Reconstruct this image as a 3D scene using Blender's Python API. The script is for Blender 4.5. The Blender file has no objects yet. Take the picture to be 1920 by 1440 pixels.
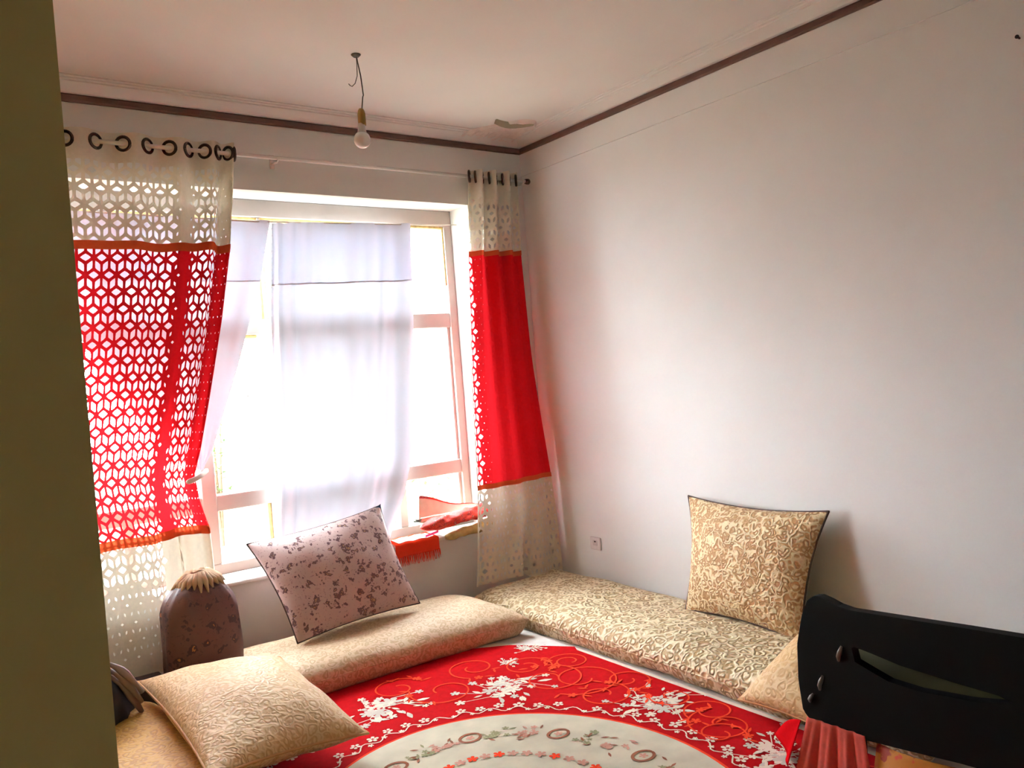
import bpy, bmesh, math, random
from math import sin, cos, pi, sqrt, atan2, hypot
from mathutils import Vector, Matrix, noise
random.seed(7)
S = bpy.context.scene
C = S.collection

# ------------------------------------------------------------------ camera, world, exposure
cam_d = bpy.data.cameras.new('camera'); cam = bpy.data.objects.new('camera', cam_d); C.objects.link(cam)
Rr = Vector((0.80134663, -0.59326586, -0.07667592)); Ru = Vector((0.07244233, -0.03099136, 0.99689099)); Rf = Vector((0.59379768, 0.80440982, -0.01814274))
m = Matrix((Rr, Ru, -Rf)).transposed().to_4x4(); m.translation = Vector((-3.22634, -4.09815, 1.40137))
cam.matrix_world = m
cam_d.sensor_width = 36; cam_d.lens = 28.757; cam_d.clip_start = 0.02
S.camera = cam
S.view_settings.view_transform = 'Standard'; S.view_settings.look = 'None'
S.view_settings.exposure = 0.0; S.view_settings.gamma = 1.0; S.view_settings.use_curve_mapping = False

W = bpy.data.worlds.new('sky'); S.world = W; W.use_nodes = True
bg = W.node_tree.nodes['Background']; bg.inputs[0].default_value = (0.925, 0.985, 1.06, 1); bg.inputs[1].default_value = 53.0

# ------------------------------------------------------------------ materials
def lin(c):
    return tuple(((v / 255) / 12.92 if v / 255 <= .04045 else ((v / 255 + .055) / 1.055) ** 2.4) for v in c) + (1,)

class NT:
    def __init__(s, name):
        s.m = bpy.data.materials.new(name); s.m.use_nodes = True
        s.t = s.m.node_tree; s.b = s.t.nodes['Principled BSDF']; s.out = s.t.nodes['Material Output']
    def n(s, typ, ins=None, **kw):
        x = s.t.nodes.new(typ)
        for k, v in kw.items(): setattr(x, k, v)
        for k, v in (ins or {}).items():
            if hasattr(v, 'is_output'): s.t.links.new(v, x.inputs[k])
            else: x.inputs[k].default_value = v
        return x
    def l(s, a, b): s.t.links.new(a, b)
    def coord(s): return s.n('ShaderNodeTexCoord').outputs['Object']
    def ramp(s, f, *stops):
        r = s.n('ShaderNodeValToRGB', {0: f}); e = r.color_ramp.elements
        e[0].position, e[0].color = stops[0]; e[1].position, e[1].color = stops[-1]
        for p, c in stops[1:-1]:
            q = e.new(p); q.color = c
        return r.outputs[0]
    def bump(s, h, st=.3, d=.01):
        b = s.n('ShaderNodeBump', {'Strength': st, 'Distance': d, 'Height': h}); s.l(b.outputs[0], s.b.inputs['Normal'])

def plain(name, c, rough=.7, metal=0, spec=None, var=.06, scale=9, bump=0):
    k = NT(name); L = lin(c)
    nz = k.n('ShaderNodeTexNoise', {'Vector': k.coord(), 'Scale': scale, 'Detail': 4})
    lo = tuple(v * (1 - var) for v in L[:3]) + (1,); hi = tuple(min(1, v * (1 + var)) for v in L[:3]) + (1,)
    k.l(k.ramp(nz.outputs[0], (.3, lo), (.7, hi)), k.b.inputs['Base Color'])
    k.b.inputs['Roughness'].default_value = rough; k.b.inputs['Metallic'].default_value = metal
    if spec is not None: k.b.inputs['Specular IOR Level'].default_value = spec
    if bump: k.bump(nz.outputs[0], bump, .01)
    return k.m

def cloth(name, c, trans=.4, transp=0.0, tc=None, var=.08):
    k = NT(name); L = lin(c); T = lin(tc) if tc else L
    wv = k.n('ShaderNodeTexNoise', {'Vector': k.coord(), 'Scale': 60, 'Detail': 3})
    lo = tuple(v * (1 - var) for v in L[:3]) + (1,)
    col = k.ramp(wv.outputs[0], (.3, lo), (.7, L))
    d = k.n('ShaderNodeBsdfDiffuse', {0: col}); t = k.n('ShaderNodeBsdfTranslucent', {0: T})
    mx = k.n('ShaderNodeMixShader', {0: trans, 1: d.outputs[0], 2: t.outputs[0]}); o = mx.outputs[0]
    if transp:
        p = k.n('ShaderNodeBsdfTransparent', {0: (1, 1, 1, 1)})
        o = k.n('ShaderNodeMixShader', {0: transp, 1: o, 2: p.outputs[0]}).outputs[0]
    k.l(o, k.out.inputs[0]); k.t.nodes.remove(k.b)
    return k.m

def brocade(name, base, dark, scale=16, stretch=(1, 1, 1), bs=.5, light=None):
    """woven scroll pattern: warped contour lines in a darker or lighter thread over the ground cloth"""
    k = NT(name); co = k.n('ShaderNodeMapping', {'Vector': k.coord(), 'Scale': stretch}).outputs[0]
    wp = k.n('ShaderNodeTexNoise', {'Vector': co, 'Scale': scale * 1.3, 'Detail': 2})
    ad = k.n('ShaderNodeVectorMath', {0: co, 1: wp.outputs[1]}, operation='MULTIPLY_ADD'); ad.inputs[1].default_value = (1, 1, 1)
    sc = k.n('ShaderNodeVectorMath', {0: wp.outputs[1]}, operation='SCALE'); sc.inputs['Scale'].default_value = .06
    a2 = k.n('ShaderNodeVectorMath', {0: co, 1: sc.outputs[0]}, operation='ADD')
    vo = k.n('ShaderNodeTexVoronoi', {'Vector': a2.outputs[0], 'Scale': scale * 2.3}, feature='SMOOTH_F1'); vo.inputs['Smoothness'].default_value = .25
    ml = k.n('ShaderNodeMath', {0: vo.outputs[0], 1: 12.0}, operation='MULTIPLY')
    sn = k.n('ShaderNodeMath', {0: ml.outputs[0]}, operation='SINE')
    mr = k.n('ShaderNodeMapRange', {0: sn.outputs[0], 1: -1, 2: 1})
    f = mr.outputs[0]
    k.l(k.ramp(f, (.12, lin(dark)), (.45, lin(base)), (.9, lin(light or base))), k.b.inputs['Base Color'])
    k.b.inputs['Roughness'].default_value = .6; k.b.inputs['Sheen Weight'].default_value = .15
    k.bump(f, bs, .006)
    return k.m

def floral(name, ground, mid, dark, accent, scale=14):
    """scattered blossoms and twigs on a woven ground"""
    k = NT(name); co = k.coord()
    wp = k.n('ShaderNodeTexNoise', {'Vector': co, 'Scale': scale * 1.6, 'Detail': 3})
    sc = k.n('ShaderNodeVectorMath', {0: wp.outputs[1]}, operation='SCALE'); sc.inputs['Scale'].default_value = .085
    a2 = k.n('ShaderNodeVectorMath', {0: co, 1: sc.outputs[0]}, operation='ADD')
    vo = k.n('ShaderNodeTexVoronoi', {'Vector': a2.outputs[0], 'Scale': scale}, feature='F1')
    v2 = k.n('ShaderNodeTexVoronoi', {'Vector': a2.outputs[0], 'Scale': scale * 2.1}, feature='F1')
    nz = k.n('ShaderNodeTexNoise', {'Vector': co, 'Scale': scale * .35, 'Detail': 1})
    base = k.ramp(v2.outputs[0], (.16, lin(mid)), (.3, lin(ground)))
    fl = k.ramp(vo.outputs[0], (.0, lin(accent)), (.11, lin(accent)), (.14, lin(dark)), (.33, lin(dark)), (.38, lin(ground)))
    msk = k.n('ShaderNodeMapRange', {0: vo.outputs[0], 1: .42, 2: .36})
    thr = k.n('ShaderNodeMapRange', {0: nz.outputs[0], 1: .24, 2: .34})
    mu = k.n('ShaderNodeMath', {0: msk.outputs[0], 1: thr.outputs[0]}, operation='MULTIPLY')
    mx = k.n('ShaderNodeMix', {'Factor': mu.outputs[0]}, data_type='RGBA'); k.l(base, mx.inputs[6]); k.l(fl, mx.inputs[7])
    k.l(mx.outputs[2], k.b.inputs['Base Color']); k.b.inputs['Roughness'].default_value = .55
    k.bump(vo.outputs[0], .2, .005)
    return k.m

def glass(name):
    k = NT(name); t = k.n('ShaderNodeBsdfTransparent', {0: (.97, .985, .98, 1)}); g = k.n('ShaderNodeBsdfGlossy', {'Roughness': .02})
    mx = k.n('ShaderNodeMixShader', {0: .05, 1: t.outputs[0], 2: g.outputs[0]}); k.l(mx.outputs[0], k.out.inputs[0]); k.t.nodes.remove(k.b)
    return k.m

M = {
 'wall': plain('wall_paint', (243, 242, 239), .85, var=.02, scale=2.5, bump=.03),
 'ceiling': plain('ceiling_paint', (246, 245, 242), .9, var=.02, scale=2, bump=.03),
 'plaster': plain('broken_plaster', (246, 236, 230), .95, var=.04, scale=30, bump=.3),
 'flake': plain('shadowed_plaster_flake', (176, 170, 144), .95, var=.06),  # loose flake, its greenish shadow put into the colour
 'tanwall': plain('tan_wall_paint', (196, 176, 110), .8, var=.04, scale=3),
 'brown': plain('brown_moulding', (92, 62, 50), .6, var=.15),
 'floor': plain('pale_floor_sheet', (228, 222, 216), .45, var=.12, scale=14),
 'frame': plain('window_frame_paint', (176, 167, 158), .5, var=.05),
 'oldframe': plain('worn_ochre_frame_paint', (196, 172, 108), .6, var=.35, scale=40),
 'sill': plain('sill_stone', (238, 234, 228), .5, var=.03),
 'glass': glass('window_glass'),
 'chrome': plain('brushed_rod_metal', (240, 236, 230), .35, .35, var=.03),
 'bronze': plain('dark_eyelet_metal', (70, 58, 48), .25, .9, var=.1),
 'cream_cloth': cloth('cream_curtain_cloth', (240, 231, 214), .17, tc=(246, 236, 214)),
 'cream_lower': cloth('cream_lower_cloth', (236, 224, 204), .055, tc=(246, 236, 214)),
 'red_cloth': cloth('red_curtain_cloth', (205, 22, 30), .10, tc=(240, 40, 50)),
 'braid': cloth('orange_braid', (202, 84, 48), .2),
 'sheer': cloth('white_sheer', (238, 238, 248), .045, .002, tc=(232, 238, 255), var=.01),
 'sheer2': cloth('white_sheer_double', (230, 230, 243), .043, .0, tc=(222, 228, 255), var=.01),
 'tie': cloth('pale_tieback_cloth', (226, 218, 210), .35),
 'mattress': brocade('cream_brocade', (216, 188, 150), (202, 170, 128), 15, bs=.25, light=(224, 198, 162)),
 'mattress2': brocade('ivory_scroll_brocade', (224, 202, 156), (184, 150, 98), 12, bs=1.0, light=(240, 222, 184)),
 'mattress3': brocade('golden_brocade', (214, 162, 68), (194, 140, 54), 13, bs=.3),
 'cush_gold': brocade('gold_scroll_brocade', (216, 172, 114), (192, 144, 90), 15, bs=.7, light=(248, 226, 180)),
 'cush_gold2': brocade('pale_gold_brocade', (212, 172, 114), (202, 158, 100), 14, bs=.35, light=(218, 182, 128)),
 'cush_pink': floral('mauve_floral_cloth', (206, 180, 176), (172, 140, 138), (104, 72, 76), (196, 160, 118), 23),
 'bundle': floral('dark_floral_cloth', (98, 64, 60), (80, 50, 50), (60, 34, 40), (170, 110, 60), 18),
 'piping': plain('dark_piping', (78, 58, 50), .7), 'gold_piping': plain('gold_piping', (196, 146, 90), .6),
 'blue': plain('blue_corner_cloth', (52, 92, 140), .7),
 'cord_cloth': cloth('tan_knot_cloth', (214, 190, 160), .1),
 'rug': plain('red_rug_pile', (178, 0, 10), .95, spec=.1, var=.12, scale=40),
 'rug_cream': plain('cream_rug_pile', (208, 200, 178), .95, spec=.1, var=.1, scale=9),
 'motif': plain('ivory_rug_motif', (232, 216, 198), .95, spec=.1, var=.06),
 'motif_g': plain('grey_rug_motif', (208, 196, 184), .95, spec=.1, var=.1),
 'scroll': plain('orange_rug_scroll', (232, 66, 34), .95, spec=.1, var=.1),
 'rosebrown': plain('faded_brown_motif', (150, 96, 74), .95, spec=.1, var=.15),
 'pinkmotif': plain('faded_pink_motif', (206, 152, 134), .95, spec=.1, var=.15),
 'olivemotif': plain('faded_green_motif', (150, 146, 112), .95, spec=.1, var=.15),
 'black': plain('black_vinyl', (13, 12, 13), .75, spec=.12, var=.1),
 'blackcloth': plain('black_lining', (14, 13, 13), .8, var=.1),
 'olive': plain('olive_bedding', (66, 62, 24), .9, var=.2),
 'pinkskirt': cloth('salmon_cloth', (238, 116, 104), .25, var=.15), 'redskirt': cloth('red_satin', (206, 20, 28), .2),
 'orange': floral('orange_print', (214, 140, 50), (222, 96, 60), (170, 60, 40), (236, 178, 70), 12),
 'scarf_or': floral('orange_red_print', (206, 40, 20), (226, 92, 56), (160, 16, 30), (246, 204, 170), 30),
 'scarf_red': cloth('red_fringed_wool', (224, 60, 34), .25), 'scarf_cream': plain('cream_blanket', (250, 242, 220), .9, var=.08, scale=20),
 'scarf_pink': cloth('pink_trim', (226, 60, 110), .2), 'scarf_olive': plain('olive_tan_cloth', (176, 150, 92), .85, var=.25, scale=30),
 'darkheap': plain('dark_grey_cloth', (44, 42, 50), .9, var=.3, scale=20), 'lilac': plain('lilac_grey_cloth', (150, 136, 138), .85, var=.1),
 'darkblock': plain('dark_brown_block', (52, 34, 30), .8),
 'socket': plain('white_plastic', (235, 228, 226), .4, var=.02), 'hole': plain('socket_dark', (40, 34, 32), .8),
 'bulb': plain('opal_bulb', (245, 243, 240), .2, var=.01), 'collar': plain('white_bulb_collar', (214, 206, 204), .4), 'brass': plain('brass_lampholder', (150, 122, 62), .45, .6),
 'wire': plain('dark_wire', (58, 52, 40), .6),
 'brick': plain('pale_brick', (126, 112, 104), .9, var=.2, scale=3), 'mortar': plain('brick_mortar', (54, 47, 42), .95),
 'steel': plain('dull_glint_steel', (112, 110, 104), .4, .5),
 'soil': plain('yard_ground', (120, 112, 96), .95), 'leaf': plain('shrub_leaf', (64, 92, 40), .7, var=.3), 'stem': plain('shrub_stem', (84, 66, 44), .9),
}

# ------------------------------------------------------------------ helpers
def obj(name, verts, faces, mat, parent=None, smooth=False, mi=None):
    me = bpy.data.meshes.new(name); me.from_pydata([tuple(v) for v in verts], [], faces)
    for x in (mat if isinstance(mat, (list, tuple)) else [mat]): me.materials.append(M[x])
    if mi: me.polygons.foreach_set('material_index', mi)
    if smooth: me.polygons.foreach_set('use_smooth', [True] * len(me.polygons))
    me.update()
    o = bpy.data.objects.new(name, me); C.objects.link(o)
    if parent:
        o.parent = parent; o.matrix_parent_inverse = parent.matrix_world.inverted()
    return o
def tag(o, label=None, cat=None, group=None, kind=None):
    if label: o['label'] = label
    if cat: o['category'] = cat
    if group: o['group'] = group
    if kind: o['kind'] = kind
    return o
def thing(name, loc, label, cat, group=None):
    o = bpy.data.objects.new(name, None); C.objects.link(o); o.location = loc; o.empty_display_size = .1
    o.matrix_world = Matrix.Translation(loc)
    return tag(o, label, cat, group)
def struct(o): o['kind'] = 'structure'; return o

class MB:
    def __init__(s): s.v = []; s.f = []; s.mi = []
    def add(s, v, f, mi=0):
        b = len(s.v); s.v += [tuple(x) for x in v]; s.f += [tuple(i + b for i in q) for q in f]; s.mi += [mi] * len(f); return s
    def box(s, x0, x1, y0, y1, z0, z1, mi=0):
        v = [(x, y, z) for x in (x0, x1) for y in (y0, y1) for z in (z0, z1)]
        return s.add(v, [(0, 1, 3, 2), (4, 6, 7, 5), (0, 4, 5, 1), (2, 3, 7, 6), (0, 2, 6, 4), (1, 5, 7, 3)], mi)
    def tube(s, pts, r, n=10, closed=False, cap=True, mi=0):
        pts = [Vector(p) for p in pts]; N = len(pts); rs = r if isinstance(r, (list, tuple)) else [r] * N
        v = []; f = []; prev = None
        for i, p in enumerate(pts):
            a = pts[(i - 1) % N] if closed or i else p; b = pts[(i + 1) % N] if closed or i < N - 1 else p
            t = (b - a).normalized() if (b - a).length > 1e-9 else Vector((0, 0, 1))
            if prev is None:
                e = t.cross(Vector((0, 0, 1)));
                if e.length < 1e-3: e = t.cross(Vector((1, 0, 0)))
            else: e = prev - t * prev.dot(t)
            e.normalize(); prev = e; g = t.cross(e)
            v += [p + (e * cos(2 * pi * k / n) + g * sin(2 * pi * k / n)) * rs[i] for k in range(n)]
        for i in range(N if closed else N - 1):
            j = (i + 1) % N
            f += [(i * n + k, i * n + (k + 1) % n, j * n + (k + 1) % n, j * n + k) for k in range(n)]
        if cap and not closed: f += [tuple(range(n))[::-1], tuple((N - 1) * n + k for k in range(n))]
        return s.add(v, f, mi)
    def lathe(s, prof, o=(0, 0, 0), n=24, mi=0):
        v = [(o[0] + r * cos(2 * pi * k / n), o[1] + r * sin(2 * pi * k / n), o[2] + z) for r, z in prof for k in range(n)]
        f = [(i * n + k, i * n + (k + 1) % n, (i + 1) * n + (k + 1) % n, (i + 1) * n + k) for i in range(len(prof) - 1) for k in range(n)]
        return s.add(v, f, mi)
    def build(s, name, mat, parent=None, smooth=False): return obj(name, s.v, s.f, mat, parent, smooth, s.mi)

def nz(p, f=1.0): return noise.noise(Vector(p) * f)

def pad(name, c00, c10, c11, c01, T, mat, parent=None, n=28, m=28, p=2.3, q=.55, pinch=.06, edge=None, wr=.006, wf=7, side=None, sag=0, ears=0):
    """stuffed cloth: two bulging faces over the quad c00 c10 c11 c01; `edge` gives mattress-like rounded sides"""
    c00, c10, c11, c01 = map(Vector, (c00, c10, c11, c01))
    N = ((c10 - c00) + (c11 - c01)).cross((c01 - c00) + (c11 - c10)).normalized()
    lu = (((c10 - c00).length + (c11 - c01).length) / 2); lv = (((c01 - c00).length + (c11 - c10).length) / 2)
    V = []; idx = {}; F = []
    def pt(i, j, sgn):
        u = .5 - .5 * cos(pi * i / n); v = .5 - .5 * cos(pi * j / m)
        a, b = 2 * u - 1, 2 * v - 1
        ua = .5 + (u - .5) * (1 - pinch * (1 - b * b)); va = .5 + (v - .5) * (1 - pinch * (1 - a * a))
        P = c00.lerp(c10, ua).lerp(c01.lerp(c11, ua), va)
        if edge:
            def e(t, L):
                d = min(t, 1 - t) * L / (edge if sgn > 0 else edge * .35)
                return 1 if d >= 1 else sqrt(max(0, 1 - (1 - d) ** 2))
            h = e(u, lu) * e(v, lv)
            h = h * (.93 + .07 * (1 - a * a) * (1 - b * b))
        else:
            h = max(0, (1 - abs(a) ** p) * (1 - abs(b) ** p)) ** q
        k = nz((P.x * 1.0 + sgn * 3, P.y, P.z), wf) * wr * 2 + nz((P.x, P.y + 5 * sgn, P.z), wf * .35) * wr * 2
        return P + N * (sgn * T / 2 * h + (k if 0 < i < n and 0 < j < m else 0) * min(1, h * 1.5)) - Vector((0, 0, sag * (1 - a * a) * (1 - b * b)))
    for sgn in (1, -1):
        for i in range(n + 1):
            for j in range(m + 1):
                if sgn == -1 and (i in (0, n) or j in (0, m)): idx[(i, j, -1)] = idx[(i, j, 1)]; continue
                idx[(i, j, sgn)] = len(V); V.append(pt(i, j, sgn))
        for i in range(n):
            for j in range(m):
                q4 = [idx[(i, j, sgn)], idx[(i + 1, j, sgn)], idx[(i + 1, j + 1, sgn)], idx[(i, j + 1, sgn)]]
                F.append(tuple(q4) if sgn == 1 else tuple(q4[::-1]))
    o = obj(name, V, F, mat, parent, True)
    ring = [V[idx[(i, 0, 1)]] for i in range(n + 1)] + [V[idx[(n, j, 1)]] for j in range(1, m + 1)] + [V[idx[(i, m, 1)]] for i in range(n - 1, -1, -1)] + [V[idx[(0, j, 1)]] for j in range(m - 1, 0, -1)]
    return o, ring

def sheet(name, fn, nu, nv, mat, parent=None, smooth=True):
    V = [fn(i / nu, j / nv) for i in range(nu + 1) for j in range(nv + 1)]
    F = [(i * (nv + 1) + j, (i + 1) * (nv + 1) + j, (i + 1) * (nv + 1) + j + 1, i * (nv + 1) + j + 1) for i in range(nu) for j in range(nv)]
    return obj(name, V, F, mat, parent, smooth)

def tab(z, *pts):
    """piecewise linear table; pts sorted by descending z"""
    if z >= pts[0][0]: return pts[0][1]
    for (a, va), (b, vb) in zip(pts, pts[1:]):
        if z >= b: return va + (vb - va) * (z - a) / (b - a)
    return pts[-1][1]
def sm(t): t = max(0, min(1, t)); return t * t * (3 - 2 * t)

# ------------------------------------------------------------------ room shell
H = 2.83
wb = MB()
X0, X1, Z0, Z1 = -2.80, -.43, .46, 2.41
wb.box(-4.5, X0, 0, .32, -.1, H + .1).box(X1, .15, 0, .32, -.1, H + .1).box(X0, X1, 0, .32, Z1, H + .1).box(X0, X1, 0, .32, -.1, Z0)
struct(wb.build('wall_back', 'wall'))
struct(MB().box(0, .15, -5.3, 0, -.1, H + .1).build('wall_right', 'wall'))
struct(MB().box(-3.30, -3.10, -3.30, 0, -.1, H + .1).build('wall_left', 'tanwall'))
struct(MB().box(-4.5, -3.30, -3.30, -3.15, -.1, H + .1).build('wall_hall', 'wall'))
struct(MB().box(-4.65, -4.5, -5.3, .32, -.1, H + .1).build('wall_far_left', 'wall'))
struct(MB().box(-4.65, .15, -5.45, -5.3, -.1, H + .1).build('wall_front', 'wall'))
struct(MB().box(-4.5, 0, -5.3, 0, -.1, 0).build('floor', 'floor'))
ceil = struct(MB().box(-4.5, 0, -5.3, 0, H, H + .1).build('ceiling', 'ceiling'))

# cornice: a brown bead close under a pale cove that steps out onto the ceiling
prof = [(.0, 2.785), (.035, 2.785), (.05, 2.792), (.085, 2.804), (.105, 2.81), (.107, 2.816), (.122, 2.8175), (.124, 2.823), (.138, 2.824), (.14, H + .01), (0, H + .01)]
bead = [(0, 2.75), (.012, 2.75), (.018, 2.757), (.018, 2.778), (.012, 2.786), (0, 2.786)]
def run(name, prof, mat, a, b, axis):
    v = []
    for t in (a, b):
        for d, z in prof: v.append((t, -d, z) if axis == 'x' else (-d, t, z))
    n = len(prof); f = [(k, (k + 1) % n, n + (k + 1) % n, n + k) for k in range(n)] + [tuple(range(n))[::-1], tuple(range(n, 2 * n))]
    return struct(obj(name, v, f, mat))
run('trim_1', prof, 'ceiling', -3.1, 0, 'x'); run('trim_2', prof, 'ceiling', -5.3, 0, 'y')
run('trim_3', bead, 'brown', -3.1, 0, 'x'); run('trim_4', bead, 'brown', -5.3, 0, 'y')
# raised plaster frieze on the right wall, its lower lip shows as a thin line
struct(MB().box(-.005, 0, -5.3, 0, 2.618, 2.751).box(-.009, 0, -5.3, 0, 2.612, 2.622).build('trim_5', 'wall'))

# damaged plaster in the ceiling corner
V = []; F = []; n1, n2 = 26, 16
for i in range(n1 + 1):
    for j in range(n2 + 1):
        x = -.50 + .40 * i / n1; u = i / n1
        y = -.05 - (.06 + .30 * sm(u * 1.5) * (1 - .25 * sm((u - .75) * 4))) * j / n2
        e = min(i, n1 - i, j, n2 - j)
        d = .0 if e == 0 else .006 + .018 * abs(nz((x, y, 1), 22)) + .010 * abs(nz((x, y, 3), 60))
        zb = min(H, H - .02 + .17 * max(0, -y - .05))
        V.append((x, y, zb - d))
F = [(i * (n2 + 1) + j, i * (n2 + 1) + j + 1, (i + 1) * (n2 + 1) + j + 1, (i + 1) * (n2 + 1) + j) for i in range(n1) for j in range(n2)]
obj('plaster_patch', V, F, 'plaster', ceil, False)
fl = []
for i in range(9):
    t = i / 8; x = -.42 + .24 * t; y = -.345 - .05 * t + .04 * sin(pi * t)
    fl += [(x, y, H - .001), (x, y + .02, H - .022 - .01 * sin(pi * t)), (x, y + .028, H - .020 - .01 * sin(pi * t)), (x, y + .012, H - .001)]
obj('loose_plaster_flake', fl, [(4 * i + a, 4 * i + (a + 1) % 4, 4 * i + 4 + (a + 1) % 4, 4 * i + 4 + a) for i in range(8) for a in range(4)], 'flake', ceil)

# ------------------------------------------------------------------ window
win = thing('window_1', (-1.6, .23, Z0), None, None); win['kind'] = 'structure'
FY0, FY1 = .20, .26
BC = [0]
def bar(name, x0, x1, z0, z1, mat='frame', y0=FY0, y1=FY1):
    BC[0] += 1; y0 += .0007 * BC[0]; y1 += .0009 * BC[0]
    b = MB().box(x0, x1, y0, y1, z0, z1).build(name, mat, win)
    md = b.modifiers.new('bevel', 'BEVEL'); md.width = .006; md.segments = 2; return b
bar('top_rail', X0, X1, 2.315, Z1, 'frame'); bar('top_bead', X0, X1, 2.300, 2.318, 'oldframe', FY0 + .012)
bar('bottom_rail', X0, X1, Z0, .515)
bar('side_post', X0, X0 + .06, Z0, Z1); bar('side_post', X1 - .055, X1, Z0, Z1)
bar('side_bead', X1 - .066, X1 - .05, 1.95, 2.32, 'oldframe', FY0 + .01); bar('sash_edge', X1 - .075, X1 - .052, .515, 1.70, 'frame', FY0 + .018)
posts = [(-2.06, -1.985, .515, 1.70), (-1.70, -1.65, .515, .79), (-.94, -.885, .515, 1.70), (-1.675, -1.63, 1.77, 2.315)]
bar('mullion', *posts[0]); bar('mullion', *posts[1]); bar('mullion', *posts[2]); bar('mullion', *posts[3], mat='oldframe')
bar('mullion', -1.66, -1.645, 1.77, 2.315, 'frame', FY0 - .008)
bar('mullion', -2.44, -2.39, 1.77, 2.315); bar('mullion', -2.44, -2.39, .515, .79); bar('mullion', -.90, -.865, 1.77, 2.315)
bar('transom', X0, X1, 1.69, 1.78); bar('transom', X0, X1, .785, .868)
bar('sash_edge', -1.72, -1.697, .535, .785, 'oldframe', FY0 + .012); bar('sash_edge', -1.985, -1.70, 1.672, 1.692, 'oldframe', FY0 + .015)
for x0, x1, z0, z1 in [(X0, -2.44, .515, .79), (-2.39, -2.06, .515, .79), (-1.985, -1.70, .515, .79), (-1.65, -.94, .515, .79), (-.885, X1 - .055, .515, .79),
                       (X0, -2.06, .868, 1.69), (-1.985, -.94, .868, 1.69), (-.885, X1 - .055, .868, 1.69),
                       (X0, -2.44, 1.78, 2.315), (-2.39, -1.675, 1.78, 2.315), (-1.63, -.90, 1.78, 2.315), (-.865, X1 - .055, 1.78, 2.315)]:
    MB().box(x0 - .01, x1 + .01, .232, .236, z0 - .01, z1 + .01).build('pane', 'glass', win)
s_ = MB().box(X0, X1, -.025, .20, Z0 - .02, Z0 + .004).build('window_sill', 'sill', win)
md = s_.modifiers.new('bevel', 'BEVEL'); md.width = .008; md.segments = 2

# ------------------------------------------------------------------ outside
struct(MB().box(-14, 16, .4, 30, -1.15, -1.0).build('ground', 'soil'))
bw = struct(MB().box(1.03, 1.3, 4.3, 9.3, -1.0, 4.6).build('wall_neighbour', 'mortar'))
bm_ = MB().box(-.049, .0, -.157, .157, -.045, .045).v
bmf = MB().box(0, 1, 0, 1, 0, 1).f
proto = None; rest = MB(); rows = 55
for r in range(rows):
    z = -.95 + .1 * r
    for k in range(16):
        yb = 9.3 - .165 - .33 * k - (.165 if r % 2 else 0)
        jx = random.uniform(0, .012)
        if yb < 4.45: continue
        if k < 9 and r < 33:
            if proto is None: proto = obj('brick', bm_, bmf, 'brick', bw); b = proto
            else: b = proto.copy(); C.objects.link(b); b.parent = bw
            b.location = (1.032 + jx, yb, z)
        elif z < 4.55: rest.box(.985 + jx, 1.032, yb - .157, yb + .157, z - .045, z + .045)
tag(rest.build('bricks', 'brick', bw), kind='stuff')

def shrub(loc, h, r, n, label):
    t = thing('shrub', loc, label, 'shrub')
    st = MB()
    for k in range(5):
        a = random.uniform(0, 2 * pi); st.tube([(loc[0], loc[1], loc[2]), (loc[0] + .3 * r * cos(a), loc[1] + .3 * r * sin(a), loc[2] + h * .5), (loc[0] + .7 * r * cos(a), loc[1] + .7 * r * sin(a), loc[2] + h * .9)], [.03, .02, .006], 6)
    st.build('stem', 'stem', t)
    lf = MB()
    for k in range(n):
        a = random.uniform(0, 2 * pi); q = sqrt(random.random()) * r; z = loc[2] + h * random.uniform(.25, 1)
        p = Vector((loc[0] + q * cos(a), loc[1] + q * sin(a), z)); d = Vector((random.uniform(-1, 1), random.uniform(-1, 1), random.uniform(-.6, .8))).normalized() * .06
        e = d.cross(Vector((random.uniform(-1, 1), random.uniform(-1, 1), 1))).normalized() * .022
        lf.add([p - d, p + e, p + d, p - e], [(0, 1, 2, 3)])
    tag(lf.build('foliage', 'leaf', t), kind='stuff')
shrub((.95, 3.0, -1.0), 1.5, .26, 130, 'small leafy shrub outside the lower right window pane')
shrub((.55, 8.9, -1.0), 2.4, .2, 160, 'thin leafy shrub beside the end of the neighbouring brick wall')

# ------------------------------------------------------------------ curtain rod
RZ, RY = 2.562, -.08
rod = thing('curtain_rod', (-1.5, RY, RZ), 'thin silver curtain rod running above the window', 'curtain rod')
MB().tube([(-3.05, RY, RZ), (-.03, RY, RZ)], .010, 14).build('pole', 'chrome', rod, True)
for x in (-2.95, -1.63, -.06):
    b = MB().box(x - .012, x + .012, -.004, 0, RZ - .035, RZ + .035).tube([(x, 0, RZ - .01), (x, RY, RZ - .02)], .006, 8)
    b.tube([(x, RY + .016 * cos(a), RZ + .016 * sin(a)) for a in [pi * (1 + k / 8) for k in range(9)]], .005, 8).build('bracket', 'chrome', rod, True)
MB().lathe([(0, -.02), (.014, -.018), (.018, -.004), (.018, .01), (.01, .018), (0, .02)], (0, 0, 0), 14).build('finial', 'bronze', rod, True)
fo = bpy.data.objects[-1] if False else [o for o in rod.children if o.name.startswith('finial')][0]
fo.matrix_world = Matrix.Translation((-.022, RY, RZ)) @ Matrix.Rotation(pi / 2, 4, 'Y')

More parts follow.
